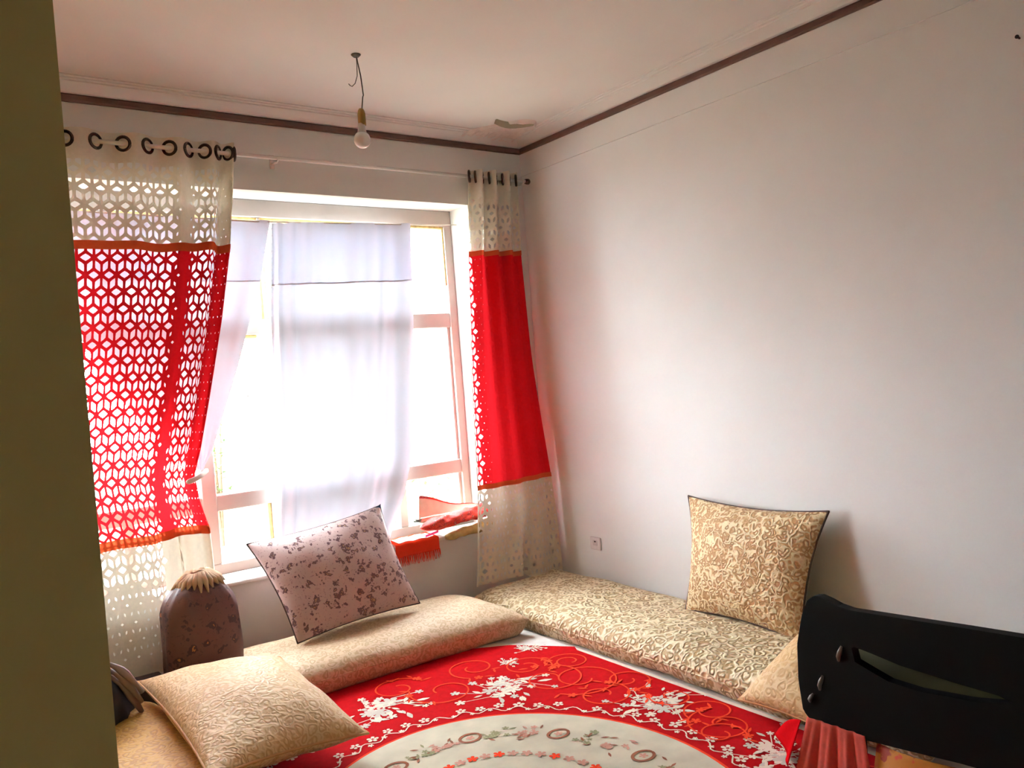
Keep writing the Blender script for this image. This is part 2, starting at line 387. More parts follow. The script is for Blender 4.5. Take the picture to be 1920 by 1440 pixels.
# ------------------------------------------------------------------ curtains with cut-out star lattice
RS = .052      # rhombus side
def lattice(P, hole, u0, u1, v0, v1):
    """cut-out tumbling-block lattice over cloth coordinates u (across) and v (down); P maps to the room"""
    out = MB(); hx = sqrt(3) * RS; hy = 1.5 * RS
    def cl(a): return (max(u0, min(u1, a[0])), max(v0, min(v1, a[1])))
    r0, r1 = int(v0 / hy) - 2, int(v1 / hy) + 2; c0, c1 = int(u0 / hx) - 2, int(u1 / hx) + 2
    for r in range(r0, r1 + 1):
        for c in range(c0, c1 + 1):
            cx, cy = (c + .5 * (r % 2)) * hx, r * hy
            hexv = [(cx + RS * sin(pi / 3 * k), cy + RS * cos(pi / 3 * k)) for k in range(6)]
            for k in (0, 2, 4):
                q = [(cx, cy), hexv[(k + 5) % 6], hexv[k], hexv[(k + 1) % 6]]
                mx, my = sum(a[0] for a in q) / 4, sum(a[1] for a in q) / 4
                qc = [cl(a) for a in q]
                area = abs(sum(qc[i][0] * qc[(i + 1) % 4][1] - qc[(i + 1) % 4][0] * qc[i][1] for i in range(4)))
                if area < 1e-6: continue
                h = hole(mx, my)
                ring_o = []; 
                for i in range(4):
                    a, b = qc[i], qc[(i + 1) % 4]; ring_o += [a, ((a[0] + b[0]) / 2, (a[1] + b[1]) / 2)]
                gx, gy = sum(a[0] for a in qc) / 4, sum(a[1] for a in qc) / 4
                if h <= .02:
                    out.add([P(*a) for a in ring_o] + [P(gx, gy)], [(i, (i + 1) % 8, 8) for i in range(8)])
                    continue
                ring_i = []
                for i, a in enumerate(ring_o):
                    s = h * (.93 if i % 2 == 0 else 1.02); ring_i.append((gx + (a[0] - gx) * s, gy + (a[1] - gy) * s))
                out.add([P(*a) for a in ring_o + ring_i], [(i, (i + 1) % 8, 8 + (i + 1) % 8, 8 + i) for i in range(8)])
    return out
def band(P, u0, u1, v0, v1, nu=90, nv=3, off=0):
    b = MB(); V = []
    for i in range(nu + 1):
        for j in range(nv + 1):
            p = Vector(P(u0 + (u1 - u0) * i / nu, v0 + (v1 - v0) * j / nv)); p.y -= off; V.append(p)
    return b.add(V, [(i * (nv + 1) + j, (i + 1) * (nv + 1) + j, (i + 1) * (nv + 1) + j + 1, i * (nv + 1) + j + 1) for i in range(nu) for j in range(nv)])

TOP = 2.612
# left curtain: nearly flat at its left, gathered into folds at its right, pulled in by a tieback at half height
LW = 1.75; LH = 2.46
def PL(u, v):
    t = u / LW; z = TOP - v
    xr = tab(z, (2.6, -1.845), (2.1, -1.905), (1.75, -1.975), (1.4, -2.06), (1.15, -2.125), (1.02, -2.165), (.9, -2.145), (.75, -2.10), (.45, -2.09), (.1, -2.09))
    xl = -2.98
    w = 1 - (1 - t) ** 1.55
    x = xl + (xr - xl) * w
    A = (.012 + .026 * sm((t - .35) / .5)) * (1 - .35 * sm((2.1 - z) / .8)) * (.55 if z < 1.1 else 1)
    if z > 2.3: A = A + (.024 - A) * sm((z - 2.3) / .25)
    y = RY + A * sin(2 * pi * 6.0 * t + .4)
    if z < 2.3: y += .012 * sin(2 * pi * 2.2 * t + 2.2 * (TOP - z))
    y += -.045 * sm((.80 - z) / .35) * (1 - sm((x + 2.37) / .05)) + .055 * sm((1.05 - z) / .3) * sm((x + 2.37) / .05)   # front flap hangs forward of the tied-back half
    return (x, min(y, -.006), z + .004 * sin(2 * pi * 3 * t) * (1 if z < 2.3 else 0))
def hole_l(u, v):
    t = u / LW; h = .66
    z = TOP - v
    if .60 < t < .70: h = .0 if .62 < t < .68 else .30          # doubled-over fold shows almost solid
    if t > .84: h = .12
    return h
cur = thing('curtain', (-2.4, RY, .15), 'red curtain with cream ends and star cut-outs, tied back at left of window', 'curtain')
VR0, VR1 = TOP - 2.10, TOP - .745
band(PL, 0, LW, 0, .13).build('heading', 'cream_cloth', cur, True)
lattice(PL, lambda u, v: hole_l(u, v) * .92, 0, LW, .13, VR0).build('cream_top_panel', 'cream_cloth', cur, True)
lattice(PL, hole_l, 0, LW, VR0, VR1).build('red_panel', 'red_cloth', cur, True)
lattice(PL, lambda u, v: (.62 if hole_l(u, v) > .6 else .0) if v < VR1 + .26 + .1 * sin(7 * u) else (.25 if v < VR1 + .5 else 0), 0, LW * .70, VR1, LH).build('cream_lower_flap', 'cream_lower', cur, True)
band(PL, LW * .70, LW, VR1, LH - .02, 50, 20).build('cream_lower_fold', 'cream_lower', cur, True)
band(PL, 0, LW, VR0 - .016, VR0 + .024, 110, 2, .004).build('braid', 'braid', cur, True)
band(PL, 0, LW, VR1 - .026, VR1 + .016, 110, 2, .004).build('braid', 'braid', cur, True)
band(PL, LW * .692, LW * .704, VR1, LH, 2, 30, .003).build('hem', 'cream_cloth', cur, True)
band(PL, LW * .985, LW, VR0, VR1, 2, 40, .002).build('hem', 'red_cloth', cur, True)
def eyelet(P, u, v, par, W_, tan=None):
    a, b = Vector(P(max(0, u - .008), v)), Vector(P(min(W_, u + .008), v)); t = Vector(tan).normalized() if tan else (b - a).normalized(); c = Vector(P(u, v)); c.z = RZ
    c.y = RY
    MB().tube([c + (t * cos(q) + Vector((0, 0, 1)) * sin(q)) * .031 for q in [2 * pi * k / 20 for k in range(20)]], .0075, 8, True).build('eyelet', 'bronze', par, True)
for k in range(13):
    t = (k * pi - .4) / (2 * pi * 6.0)
    if 0 < t < 1: eyelet(PL, t * LW, TOP - RZ, cur, LW)
pts = []
for k in range(15):
    a = k / 14; pts.append((-2.215 + .13 * a, -.128 + .118 * a ** 1.5 - .03 * sin(pi * a), .992 + .035 * a))
MB().tube(pts, [.006] + [.012] * 13 + [.008], 8).build('tieback', 'tie', cur, True)

# right curtain: drawn into the corner, flaring a little towards its hem
RW = .95; RH = 2.44
def PR(u, v):
    t = u / RW; z = TOP - v
    xl = tab(z, (2.6, -.455), (2.1, -.50), (1.5, -.535), (.73, -.60), (.15, -.672))
    xr = tab(z, (2.6, -.105), (2.1, -.12), (1.5, -.095), (.73, -.055), (.15, -.032))
    f = sm((z - 1.4) / 1.0)
    x = xl + (xr - xl) * t
    yc = RY - .075 * sm((1.6 - z) / 1.3)
    A = .012 + .022 * f
    y = yc + A * sin(2 * pi * 3.5 * t + .3) + .012 * (1 - f) * sin(2 * pi * 1.3 * t + 1)
    y += .07 * math.exp(-((t - .56) / .035) ** 2) * sm((.55 - z) / .4)       # the hem parts into two lobes
    zz = z - .01 * (1 - t) + -.045 * sm((t - .55) / .1) * sm((.5 - z) / .35)
    return (min(x, -.022), min(y, -.006), zz)
cr = thing('curtain', (-.3, RY, .15), 'red curtain with cream ends drawn into the room corner', 'curtain')
def hole_r(u, v):
    t = u / RW; z = TOP - v
    if t < .10: return .6
    if .73 < z < 2.1: return .10 if t < .2 else .0
    if z > 2.42: return 0
    return .36 if z < .8 else .45
VQ0, VQ1 = TOP - 2.11, TOP - .735
band(PR, 0, RW, 0, .12, 70).build('heading', 'cream_cloth', cr, True)
lattice(PR, hole_r, 0, RW, .12, VQ0).build('cream_top_panel', 'cream_cloth', cr, True)
lattice(PR, hole_r, 0, RW, VQ0, VQ1).build('red_panel', 'red_cloth', cr, True)
lattice(PR, hole_r, 0, RW, VQ1, RH).build('cream_lower_panel', 'cream_lower', cr, True)
band(PR, 0, RW, VQ0 - .018, VQ0 + .012, 80, 2, .004).build('braid', 'braid', cr, True)
band(PR, 0, RW, VQ1 - .012, VQ1 + .016, 80, 2, .004).build('braid', 'braid', cr, True)
band(PR, 0, .02, .0, RH, 2, 60, .003).build('hem', 'cream_cloth', cr, True)
for k in range(1, 8):
    t = (k * pi - .3) / (2 * pi * 3.5)
    if 0 < t < 1: eyelet(PR, t * RW, TOP - RZ, cr, RW, (.62, .78, 0))
eyelet(PR, .004, TOP - RZ, cr, RW, (.62, .78, 0))

# ------------------------------------------------------------------ white sheers strung inside the window recess
SY = .125
w = thing('curtain_wire', (-1.6, SY, 2.29), 'thin white cord strung across the window holding the sheers', 'cord')
MB().tube([(X0 + .01, SY, 2.29), (-1.7, SY, 2.276), (-.9, SY, 2.296), (X1 - .01, SY, 2.312)], .004, 8).build('cord', 'tie', w, True)
def sheer(label, P, hd, nu, nv, hemv):
    t = thing('sheer_curtain', (P(.5, 1)), label, 'curtain')
    sheet('heading', lambda u, v: P(u, v * hd), nu, 24, 'sheer2', t)
    sheet('panel', lambda u, v: P(u, hd + (1 - hd) * v), nu, nv, 'sheer', t)
    def seam(u, v):
        p = Vector(P(u, hd - .002 + .004 * v)); p.y -= .001; return p
    sheet('seam', seam, nu, 1, 'sheer', t)
    return t
def PC(u, v):
    z = 2.29 + (.016 * (u - .5)) * 2 * (1 - v) - 1.80 * v
    xl = tab(z, (2.29, -1.605), (1.79, -1.648), (1.2, -1.675), (.5, -1.735)); xr = tab(z, (2.3, -.772), (1.73, -.80), (.95, -.875), (.72, -.95), (.5, -1.06))
    x = xl + (xr - xl) * u
    y = SY + .010 * sin(2 * pi * 9 * u ** .8 + 1.2 * v) * (.35 + .65 * abs(2 * u - 1)) + .014 * sin(2 * pi * 2.6 * u + .6)
    if u < .16: y -= .03 * sin(pi * u / .16) * (.3 + .7 * sm(v * 2))
    y -= .022 * math.exp(-((u - .80 + .1 * v) / .03) ** 2) * sm(v * 3)
    return (x, max(.045, min(y, .175)), z)
sheer('white sheer hanging down the middle of the window', PC, .185, 90, 60, 0)
def PS(u, v):
    z = 2.285 - 1.262 * v
    xr = tab(z, (2.28, -1.617), (1.97, -1.695), (1.5, -1.868), (1.1, -2.03), (1.03, -2.075)); xl = tab(z, (2.28, -2.7), (1.5, -2.5), (1.1, -2.2), (1.03, -2.12))
    x = xl + (xr - xl) * u
    y = SY - .05 * sm(v * 1.1) + .012 * sin(2 * pi * 5 * u + v * 2) * (1 - .5 * v) + (.02 * math.exp(-((u - .9) / .05) ** 2))
    return (x, max(.03, y), z)
sheer('white sheer swept left behind the red tied-back curtain', PS, .255, 60, 40, 0)

# ------------------------------------------------------------------ floor mattresses
def mattress(c00, c10, c11, c01, T, label, mat, edge, n=40, m=26, wr=.005, pinch=.012):
    z = Vector(c00); t = thing('floor_mattress', (Vector(c00) + Vector(c11)) / 2 - Vector((0, 0, T / 2)), label, 'mattress')
    o, ring = pad('cover', c00, c10, c11, c01, T, mat, t, n, m, edge=edge, pinch=pinch, wr=wr, wf=5)
    MB().tube(ring, .003, 6, True).build('seam', mat, t, True)
    return t
mattress((-2.47, -.625, .085), (-.69, -.655, .085), (-.76, -.04, .095), (-2.43, -.06, .085), .18, 'cream brocade floor mattress lying along the wall under the window', 'mattress', .17, 60, 30)
mattress((-.672, -2.75, .068), (-.02, -2.75, .085), (-.02, -.045, .085), (-.665, -.06, .068), .15, 'ivory floor mattress with raised scroll pattern along the bare right wall', 'mattress2', .12, 30, 70, .007)
t3 = mattress((-3.08, -3.0, .08), (-2.24, -3.0, .08), (-2.475, -.36, .08), (-3.08, -.36, .08), .165, 'golden brocade floor mattress at the lower left behind the doorway wall', 'mattress3', .12, 30, 60, .010)

# ------------------------------------------------------------------ cushions
def cushion(c00, c10, c11, c01, T, label, mat, pip='gold_piping', pinch=.09, rp=.005, **kw):
    t = thing('cushion', (Vector(c00) + Vector(c10)) / 2, label, 'cushion')
    o, ring = pad('cover', c00, c10, c11, c01, T, mat, t, 30, 30, pinch=pinch, **kw)
    MB().tube(ring, rp, 6, True).build('piping', pip, t, True)
    return t, ring
t, ring = cushion((-1.83, -.345, .185), (-1.15, -.325, .215), (-1.205, -.065, .715), (-1.945, -.075, .645), .20, 'mauve floral cushion with a blue corner leaning below the window', 'cush_pink', 'piping', .07, .004)
c = Vector((-1.205, -.065, .715))
tri = [c + Vector((.004, -.004, .010)), c + Vector((-.045, -.012, -.012)), c + Vector((-.012, -.022, -.048)), c + Vector((-.02, .012, -.018))]
obj('corner_tip', tri, [(0, 1, 2), (0, 2, 3), (0, 3, 1), (1, 3, 2)], 'blue', t)
cushion((-.235, -1.985, .135), (-.225, -1.325, .150), (-.055, -1.245, .685), (-.055, -2.04, .68), .19, 'gold brocade cushion standing upright against the bare right wall', 'cush_gold', 'piping', .10, .005)
cushion((-2.575, -1.53, .235), (-1.95, -1.31, .10), (-2.03, -.66, .25), (-2.545, -.40, .225), .25, 'large pale gold cushion lying flat at lower left over the mattress corner', 'cush_gold2', 'gold_piping', .08, .005)
cushion((-.735, -2.035, .06), (-.76, -2.41, .07), (-.40, -2.42, .27), (-.40, -2.12, .27), .17, 'small gold cushion half hidden behind the black carrier', 'cush_gold2', 'gold_piping', .06, .004)

# ------------------------------------------------------------------ rug
rug = thing('rug', (-1.6, -2.0, 0), 'red flowered rug with a cream oval centre on the floor', 'rug')
def slab(name, poly, z0, z1, mat, parent):
    n = len(poly); v = [(x, y, z0) for x, y in poly] + [(x, y, z1) for x, y in poly]
    return obj(name, v, [tuple(range(n, 2 * n))] + [(k, (k + 1) % n, n + (k + 1) % n, n + k) for k in range(n)], mat, parent)
outer = [(-2.42, -3.25), (-.675, -3.25), (-.668, -1.0), (-.90, -.63), (-1.15, -.50), (-2.42, -.46)]
slab('selvage', outer, .001, .007, 'motif', rug)
inner = [(-2.41, -3.22), (-.705, -3.22), (-.692, -1.03), (-.668, -.985), (-.87, -.715), (-1.15, -.54), (-2.41, -.48)]
slab('field', inner, .002, .009, 'rug', rug)
EC, EA, EB = (-1.76, -2.02), .685, .765
def ell(k, n=96, s=0): return (EC[0] + (EA + s) * cos(2 * pi * k / n), EC[1] + (EB + s) * sin(2 * pi * k / n))
slab('medallion_edge', [ell(k, 96, .012) for k in range(96)], .003, .0098, 'scroll', rug)
slab('medallion', [ell(k) for k in range(96)], .003, .0108, 'rug_cream', rug)
ZR = [.0112]
def up(): ZR[0] += 2e-6; return ZR[0]
def petal_flower(b, x, y, r, mi, n=5, a0=None, asp=1):
    a0 = random.uniform(0, 6) if a0 is None else a0; z = up(); V = [(x, y, z)]
    for k in range(n * 6):
        a = 2 * pi * k / (n * 6); rr = r * (.34 + .66 * abs(cos(n * a / 2)) ** .6)
        V.append((x + rr * cos(a + a0), y + rr * sin(a + a0) * asp, z))
    N = n * 6; b.add(V, [(0, 1 + k, 1 + (k + 1) % N) for k in range(N)], mi)
def leaf(b, x, y, L, a, mi, w=.3):
    z = up(); pts = [(0, 0), (.25, w * .7), (.55, w), (.85, w * .45), (1, 0), (.85, -w * .45), (.55, -w), (.25, -w * .7)]
    b.add([(x + L * (p * cos(a) - q * sin(a) * .6), y + L * (p * sin(a) + q * cos(a) * .6), z) for p, q in pts], [tuple(range(8))], mi)
def ribbon(b, pts, wd, mi):
    z = up(); V = []
    for i, p in enumerate(pts):
        a = pts[max(0, i - 1)]; c = pts[min(len(pts) - 1, i + 1)]; dx, dy = c[0] - a[0], c[1] - a[1]; L = hypot(dx, dy) or 1
        V += [(p[0] - dy / L * wd, p[1] + dx / L * wd, z), (p[0] + dy / L * wd, p[1] - dx / L * wd, z)]
    b.add(V, [(2 * i, 2 * i + 1, 2 * i + 3, 2 * i + 2) for i in range(len(pts) - 1)], mi)
def spiral(b, x, y, r, turns, a0, mi, wd=.0028, hand=1):
    ribbon(b, [(x + r * (1 - .75 * t) * cos(a0 + hand * 2 * pi * turns * t), y + r * (1 - .75 * t) * sin(a0 + hand * 2 * pi * turns * t)) for t in [k / 36 for k in range(37)]], wd, mi)
sc = MB()
def ok(x, y): return x < -.73 and x > -2.4 and y < -.70 and ((x - EC[0]) / (EA + .15)) ** 2 + ((y - EC[1]) / (EB + .15)) ** 2 > 1 and (x + y) < -1.62
def cluster(x, y, s, ang):
    ca, sa = cos(ang), sin(ang)
    def T(a, b_): return (x + s * (a * ca - b_ * sa), y + s * (a * sa + b_ * ca))
    for k in range(11):   # stems with small blossoms and leaves reaching out along the border
        a = random.uniform(0, 2 * pi); L = random.uniform(.10, .21) * (1 if abs(cos(a)) > .5 else .6)
        p0, p1 = T(0, 0), T(L * cos(a), L * sin(a)); pm = T(L * .5 * cos(a + .4), L * .5 * sin(a + .4))
        ribbon(sc, [p0, pm, p1], .002, 0)
        petal_flower(sc, p1[0], p1[1], s * random.uniform(.013, .024), random.choice((0, 0, 1)))
        leaf(sc, *pm, s * .05, random.uniform(0, 6), 0)
    for k in range(16):
        a = random.uniform(0, 2 * pi); q = random.uniform(.02, .12); leaf(sc, *T(q * cos(a) * 1.3, q * sin(a)), s * random.uniform(.035, .07), a + ang + random.uniform(-.6, .6), random.choice((0, 1)))
    for k in range(7):
        a = random.uniform(0, 2 * pi); q = random.uniform(.015, .065); petal_flower(sc, *T(q * cos(a) * 1.4, q * sin(a)), s * random.uniform(.028, .045), random.choice((0, 1, 1)), 6)
    for k in range(22):
        a = random.uniform(0, 2 * pi); q = random.uniform(.0, .075); petal_flower(sc, *T(q * cos(a) * 1.4, q * sin(a)), s * random.uniform(.006, .011), random.choice((0, 2)), 5)
for x, y, s, a in [(-1.72, -.93, 1.15, 2.9), (-1.22, -1.14, 1.1, 2.3), (-.89, -1.74, 1.1, 1.7), (-.88, -2.36, 1.1, 1.5), (-2.25, -1.02, 1.1, .4), (-.84, -.83, .45, 2.2), (-1.02, -.92, .35, 1), (-.90, -2.95, 1, 1.4)]: cluster(x, y, s, a)
# chain of small blossoms and curling tendrils round the medallion
K = 62
for k in range(K):
    a = 2 * pi * k / K
    for off, r in ((.088, .024), (.05, .012)):
        da = 0 if off > .06 else .5
        x, y = EC[0] + (EA + off + .008 * sin(k * 2.1)) * cos(a + da * 2 * pi / K), EC[1] + (EB + off + .008 * sin(k * 2.1)) * sin(a + da * 2 * pi / K)
        if k % 7 == 6 and off > .06: continue
        petal_flower(sc, x, y, r * random.uniform(.85, 1.1), 0)
        if off > .06: petal_flower(sc, x, y, r * .33, 2)
ribbon(sc, [(EC[0] + (EA + .055 + .018 * sin(k * .9)) * cos(2 * pi * k / 300), EC[1] + (EB + .055 + .018 * sin(k * .9)) * sin(2 * pi * k / 300)) for k in range(301)], .0028, 0)
tag(sc.build('blossom_motifs', ['motif', 'motif_g', 'rug'], rug), kind='stuff')
sp = MB()
for x, y, r, tn, a0, h in [(-1.42, -.98, .16, 1.1, 2.4, 1), (-1.02, -1.22, .17, 1.2, 1.0, -1), (-.92, -1.32, .19, 1.3, 3.5, 1), (-.98, -1.52, .13, 1.2, .3, -1), (-1.0, -1.02, .13, 1.4, 5, 1), (-.82, -1.12, .10, 1.6, 2, -1), (-.80, -1.48, .12, 1.3, 4, 1),
                          (-.86, -2.06, .15, 1.2, 1, 1), (-.80, -1.95, .11, 1.4, 3, -1), (-.93, -2.10, .10, 1.2, 5, 1), (-1.56, -.80, .13, 1.2, 0, 1), (-2.0, -.88, .16, 1.3, 3, -1), (-.86, -2.62, .15, 1.2, 2, 1), (-1.18, -.85, .13, 1.3, 4, -1), (-.8, -1.75, .1, 1.2, 2, 1)]:
    spiral(sp, x, y, r, tn, a0, 0, .0036, h)
    for k in range(4): leaf(sp, x + r * cos(a0 + k * .5), y + r * sin(a0 + k * .5), .05, a0 + k * 1.7, 0, .2)
    petal_flower(sp, x + r * cos(a0 + .3), y + r * sin(a0 + .3), .022, 0)
tag(sp.build('scroll_motifs', 'scroll', rug), kind='stuff')
md_ = MB()
def ringm(x, y, r, mi, w_=.006): ribbon(md_, [(x + r * cos(2 * pi * k / 20), y + r * .8 * sin(2 * pi * k / 20)) for k in range(21)], w_, mi)
for k in range(30):
    a = 2 * pi * k / 30; rx, ry = EA - .17, EB - .17; x, y = EC[0] + rx * cos(a), EC[1] + ry * sin(a)
    mi = (0, 1, 2)[k % 3]
    if k % 3 == 0: ringm(x, y, .042, 0); petal_flower(md_, x, y, .018, 1)
    else:
        for q in range(7):
            petal_flower(md_, x + random.uniform(-.05, .05), y + random.uniform(-.03, .03), random.uniform(.008, .02), mi)
            leaf(md_, x + random.uniform(-.06, .06), y + random.uniform(-.04, .04), .035, random.uniform(0, 6), random.choice((mi, 0)), .25)
for q in range(30):
    a = random.uniform(0, 6.28); s_ = random.uniform(.1, .28); petal_flower(md_, EC[0] + s_ * cos(a), EC[1] + s_ * sin(a), random.uniform(.01, .03), random.choice((0, 1, 3)))
for k in range(46):
    a = 2 * pi * k / 46; petal_flower(md_, EC[0] + (EA - .34) * cos(a), EC[1] + (EB - .34) * sin(a), .022, random.choice((3, 1)))
tag(md_.build('faded_motifs', ['rosebrown', 'pinkmotif', 'olivemotif', 'scroll'], rug), kind='stuff')

# ------------------------------------------------------------------ cloths on the window sill
def fold_cloth(name, x0, x1, y0, y1, z, T, mat, parent, layers=3, wob=.012, seed=0, slope=0, peak=0):
    """a folded cloth: one continuous zig-zag section swept along x with rumpled edges"""
    sec = []
    for L in range(layers):
        ya, yb = (y0, y1) if L % 2 == 0 else (y1, y0)
        zz = T * (L + .5) / layers
        for k in range(7): sec.append((ya + (yb - ya) * (k / 6) * .96, zz))
        if L < layers - 1: sec.append((yb + (.012 if yb == y1 else -.012), zz + T / layers * .5))
    nU = 18; V = []; n = len(sec); th = T / layers * .42
    for i in range(nU + 1):
        u = i / nU; x = x0 + (x1 - x0) * u
        for side in (1, -1):
            for (y, zz) in sec:
                w_ = nz((x * 9 + seed, y * 9, zz * 30), 1) * wob
                V.append((x + w_ * .7, y + nz((x * 7 + seed, zz * 40, 2), 1) * wob, z + zz * (1 + slope * u) + abs(w_) * .6 + side * th * .5 + peak * max(0, 1 - abs(u - .15) / .3) * zz / T))
    F = []; R = 2 * n
    loop = list(range(n)) + [2 * n - 1 - k for k in range(n)]
    for i in range(nU):
        for k in range(R): a, b = loop[k], loop[(k + 1) % R]; F.append((i * R + a, i * R + b, (i + 1) * R + b, (i + 1) * R + a))
    F += [tuple(loop)[::-1], tuple(nU * R + k for k in loop)]
    return obj(name, V, F, mat, parent, True)
SZ = Z0 + .005
t = thing('blanket', (-.66, .08, SZ), 'cream folded blanket with red edging on the sill below the right panes', 'blanket')
fold_cloth('blanket_body', -.87, -.47, .085, .175, SZ + .060, .055, 'scarf_cream', t, 3, .014, 3, .0, .0)
def pk(u, v):   # turned-up corner flap
    x = -.885 + .40 * u; return (x + .03 * v, .09 + .03 * v - .02 * u, SZ + .10 + v * (.105 * (1 - u) ** 1.3 + .025) + .006 * sin(9 * u))
sheet('corner_flap', pk, 16, 6, 'scarf_cream', t)
def pe(u, v): p = Vector(pk(u, .93 + .12 * v)); p.y -= .004; return p
sheet('red_edging', pe, 24, 2, 'scarf_or', t)
t = thing('shawl', (-.7, .0, SZ), 'orange and red patterned shawl folded on the window sill', 'shawl')
V = []; F = []; nU, nA = 30, 26
for i in range(nU + 1):
    u = i / nU; x = -.925 + .46 * u; rr = .040 * (1 + .25 * u) * sqrt(max(.02, min(1, u * 7)))
    for k in range(nA):
        a = 2 * pi * k / nA; w_ = 1 + .30 * nz((u * 9, 2.5 * cos(a), 2.5 * sin(a)), 1) + .10 * sin(5 * a + 14 * u)
        V.append((x, .004 + 1.25 * rr * cos(a) * w_, SZ + .070 + .03 * u + .78 * rr * sin(a) * w_))
F = [(i * nA + k, i * nA + (k + 1) % nA, (i + 1) * nA + (k + 1) % nA, (i + 1) * nA + k) for i in range(nU) for k in range(nA)] + [tuple(range(nA))[::-1], tuple(nU * nA + k for k in range(nA))]
obj('shawl_body', V, F, 'scarf_or', t, True)
sheet('pink_hem', lambda u, v: (-.925 + .10 * u, -.045 + .02 * u, SZ + .02 + .014 * v + .01 * u), 8, 2, 'scarf_pink', t)
t = thing('blanket', (-.62, -.03, SZ), 'olive tan cloth rolled over the sill edge beside the right curtain', 'blanket')
V = [Vector((-.79 + .33 * k / 12, -.035 - .012 * sin(k), SZ - .004 + .028 * (k / 12) ** 1.4)) for k in range(13)]
MB().tube(V, [.012] + [.022 + .010 * (k / 11) + .003 * sin(2 * k) for k in range(12)], 12).build('rolled_cloth', 'scarf_olive', t, True)
sheet('under_fold', lambda u, v: (-.80 + .34 * u, -.03 + .12 * v, SZ + .003 + .012 * u + .004 * sin(12 * u + 5 * v)), 14, 5, 'scarf_cream', t)
t = thing('scarf', (-.98, 0, SZ), 'red fringed scarf hanging over the sill edge beside the floral cushion', 'scarf')
def ps(u, v):
    x = -1.115 + .285 * u; L = v * .22
    w_ = .005 * sin(20 * u + 3 * v)
    if L < .15: return (x, .12 - L, SZ + .006 + w_ * .5 + .01 * (1 - v))
    return (x, -.034 - .004 * sin(17 * u), SZ + .006 - (L - .15) + w_ * .3)
sheet('scarf_body', ps, 24, 22, 'scarf_red', t)
pa = lambda u, v: Vector(ps(u, .15 + .5 * v)) + Vector((0, 0, .004))
sheet('pale_stripe', lambda u, v: pa(.12 + .8 * u, v * .9), 20, 8, 'scarf_cream', t)
fr = MB()
for k in range(46):
    x = -1.112 + .279 * k / 45; L = .055 + .015 * nz((k * 1.7, 0, 0), 1)
    zt = SZ - .06
    fr.tube([(x, -.036, zt), (x + random.uniform(-.004, .004), -.040, zt - L * .5), (x + random.uniform(-.006, .006), -.038, zt - L)], [.0026, .0022, .001], 5)
tag(fr.build('fringe', 'scarf_red', t), kind='stuff')

# ------------------------------------------------------------------ cloth bundle behind the left mattress
bu = thing('cloth_bundle', (-2.21, -.22, 0), 'dark floral cloth bundle with a knotted tan top under the tied-back curtain', 'bundle')
V = []; F = []; n1, n2 = 40, 22
for j in range(n2 + 1):
    v = j / n2; z = .0 + .565 * v
    rr = (.93 + .07 * sin(pi * min(1, v * 1.1))) * (1 if v < .72 else sqrt(max(.0, 1 - ((v - .72) / .30) ** 2)))
    for i in range(n1):
        a = 2 * pi * i / n1; ca, sa = cos(a), sin(a); e = 3.2
        k = (abs(ca) ** e + abs(sa) ** e) ** (-1 / e)
        w_ = 1 + .05 * nz((3 * ca, 3 * sa, 3 * v), 1) + (.04 * sin(14 * a) * sm((v - .6) / .35))
        V.append((-2.235 + .165 * rr * k * ca * w_, -.245 + .125 * rr * k * sa * w_, z))
F = [(j * n1 + i, j * n1 + (i + 1) % n1, (j + 1) * n1 + (i + 1) % n1, (j + 1) * n1 + i) for j in range(n2) for i in range(n1)] + [tuple(range(n1))[::-1], tuple(n2 * n1 + i for i in range(n1))]
obj('wrapped_body', V, F, 'bundle', bu, True)
kn = MB()
for k in range(24):
    a = 2 * pi * k / 24 + .1
    def kp(q, h): return (-2.225 + q * .135 * cos(a), -.245 + q * .105 * sin(a), h)
    kn.tube([kp(.12, .588), kp(.38, .588 + .006 * sin(3 * a)), kp(.66, .560), kp(.84 + .06 * sin(7 * a), .525 + .012 * sin(5 * a))], [.008, .012, .013, .003], 8)
kn.tube([(-2.225 + .026 * cos(q), -.245 + .02 * sin(q), .594 + .006 * sin(3 * q)) for q in [2 * pi * k / 16 for k in range(16)]], .012, 8, True)
kn.build('knot', 'cord_cloth', bu, True)

# dark clothes heaped on the left mattress
hp = thing('garment', (-2.80, -.55, .14), 'dark grey garment heaped at the left beside the doorway wall', 'garment')
V = []; n1, n2 = 36, 18
for j in range(n2 + 1):
    v = j / n2
    for i in range(n1):
        a = 2 * pi * i / n1; r = sqrt(max(0, 1 - v ** 2.2)); w_ = 1 + .13 * nz((2.2 * cos(a), 2.2 * sin(a), 2 * v), 1) + .05 * sin(9 * a + 5 * v)
        V.append((-2.83 + .235 * r * cos(a) * w_, -.52 + .17 * r * sin(a) * w_, .13 + .35 * v * (1 + .05 * sin(3 * a))))
F = [(j * n1 + i, j * n1 + (i + 1) % n1, (j + 1) * n1 + (i + 1) % n1, (j + 1) * n1 + i) for j in range(n2) for i in range(n1)] + [tuple(range(n1))[::-1]]
obj('heap', V, F, 'darkheap', hp, True)
st = MB()
for q in range(3):
    pts = []
    for k in range(13):
        a = k / 12; pts.append((-2.83 + .262 * a ** .8, -.655 + .02 * q + .05 * a, .435 - .025 * q - (.19 + .02 * q) * a ** 2.2))
    st.tube(pts, [.012 + .004 * sin(5 * k + q) for k in range(13)], 8)
st.build('pale_folds', 'lilac', hp, True)
bx = MB().box(-2.64, -2.412, -.28, -.18, 0, .178).build('box', 'darkblock')  # plain dark block filling the gap at the curtain foot
md = bx.modifiers.new('bevel', 'BEVEL'); md.width = .006; md.segments = 2
tag(bx, 'dark brown low block at the foot of the tied-back curtain', 'box')

